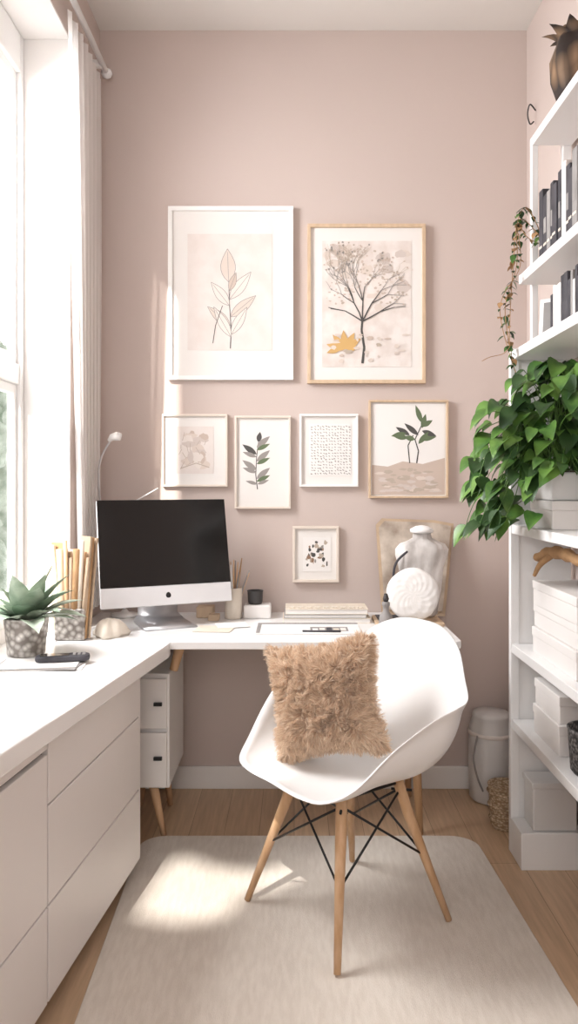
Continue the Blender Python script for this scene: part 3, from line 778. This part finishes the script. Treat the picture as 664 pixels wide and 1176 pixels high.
lv.build('dried_leaves',[M['brownvase']],e)
e=empty('wall_hook'); tube('hook',catmull([(0.991,3.12,2.83),(0.965,3.11,2.85),(0.955,3.11,2.81),(0.965,3.11,2.77),(0.98,3.11,2.78)],5),0.003,M['darkcup'],e,8)

# ------------------------------------------------------------------ floor bin + basket
e=empty('laundry_bag')
lathe('bag',[(0.07,0),(0.085,0.01),(0.09,0.15),(0.088,0.30),(0.075,0.335),(0.078,0.345),(0.07,0.36),(0.001,0.365)],M['bin'],(0.81,3.13,0.0005),e,40,lambda t,z:1+0.02*math.sin(9*t+z*8))
lathe('collar',[(0.089,0.27),(0.093,0.272),(0.093,0.285),(0.089,0.287)],M['paperw'],(0.81,3.13,0),e,40)
tube('handle',catmull([(0.74,3.07,0.28),(0.72,3.05,0.20),(0.735,3.05,0.12),(0.76,3.06,0.06)],6),0.004,M['book2'],e,8)
e=empty('wicker_basket')
lathe('basket',[(0.05,0),(0.055,0.01),(0.063,0.15),(0.066,0.16),(0.058,0.16),(0.05,0.02),(0.001,0.015)],M['wicker'],(0.80,2.88,0.0005),e,36)
for k in range(3):
    lathe('hoop_%d'%k,[(0.056+0.004*k,0.03+0.05*k),(0.062+0.004*k,0.035+0.05*k),(0.056+0.004*k,0.04+0.05*k)],M['wicker'],(0.80,2.88,0),e,36)

# ------------------------------------------------------------------ lights
def area(name,loc,target,sx,sy,e,col=(1,1,1)):
    l=bpy.data.lights.new(name,'AREA'); l.shape='RECTANGLE'; l.size=sx; l.size_y=sy; l.energy=e; l.color=col
    o=bpy.data.objects.new(name,l); o.location=loc
    o.rotation_euler=(Vector(target)-Vector(loc)).to_track_quat('-Z','Z').to_euler(); C.objects.link(o); return o
area('window_skylight',(-1.5,2.25,2.4),(0.2,2.25,1.0),0.95,1.1,100,(1.0,0.99,0.99))
area('rear_fill_light',(-0.3,-1.1,1.9),(0.0,3.0,1.0),1.5,1.8,36,(1.0,0.985,0.98))  # added fill behind the camera; the rear wall has no window
sun=bpy.data.lights.new('sun','SUN'); sun.energy=8; sun.angle=math.radians(1.2); sun.color=(1,0.94,0.87)
so=bpy.data.objects.new('sun',sun); az=math.radians(27); el=math.radians(30)
so.rotation_euler=Vector((math.sin(az)*math.cos(el),math.cos(az)*math.cos(el),-math.sin(el))).to_track_quat('-Z','Y').to_euler(); so.location=(-4,-3,4); C.objects.link(so)
# added unseen spot; cut-out plate shapes its beam into the rug's sun patch
LP=Vector((-0.75,0.2,3.1))
patch=[(-.47,2.27),(-.46,2.50),(-.40,2.64),(-.28,2.56),(-.11,2.52),(.03,2.60),(.10,2.62),(.08,2.55),(-.04,2.44),(-.17,2.38),(-.20,2.26),(-.34,2.23)]
sp=bpy.data.lights.new('added_sun_patch_spot','SPOT'); sp.energy=1000; sp.spot_size=math.radians(15); sp.spot_blend=0.1; sp.shadow_soft_size=0.005; sp.color=(1,0.95,0.89)
spo=bpy.data.objects.new('added_sun_patch_spot',sp); spo.location=LP
cen=Vector((-.19,2.43,0))
spo.rotation_euler=(cen-LP).to_track_quat('-Z','Y').to_euler(); C.objects.link(spo)
fx=empty('added_spot_rig')  # off-view rig, added only to hold the beam cut-out
T_=0.08; hole=[LP+(Vector((x,y,0.01))-LP)*T_ for x,y in patch]; hc=LP+(cen-LP)*T_; n=len(hole)
outer=[]
for h in hole:
    d=(h-hc); d.z=0; outer.append(hc+d.normalized()*0.14+Vector((0,0,hole[0].z-hc.z)))
o=mesh('gobo_plate',[tuple(v) for v in hole+outer],[(i,(i+1)%n,n+(i+1)%n,n+i) for i in range(n)],M['black'],fx)
for k,(dx,dy) in enumerate(((-0.13,0.0),(0.13,0.0))):
    tube('gobo_rod_%d'%(k+1),[(hc.x+dx,hc.y+dy,hole[0].z),(hc.x+dx,hc.y+dy,CEIL)],0.003,M['black'],fx,6)

wd=bpy.data.worlds.new('sky'); S.world=wd; wd.use_nodes=True
bg=wd.node_tree.nodes['Background']; bg.inputs[0].default_value=(0.93,0.96,1,1); bg.inputs[1].default_value=2.4

# ------------------------------------------------------------------ camera
cd=bpy.data.cameras.new('camera'); cam=bpy.data.objects.new('camera',cd); C.objects.link(cam)
cam.location=(0,0,1.3); cam.rotation_euler=(math.radians(90),0,0)
cd.sensor_fit='HORIZONTAL'; cd.sensor_width=36; cd.lens=873/664*36
cd.shift_x=-6/664; cd.shift_y=-33/664; cd.clip_start=0.05
S.camera=cam
S.view_settings.view_transform='Standard'
S.view_settings.exposure=0.0
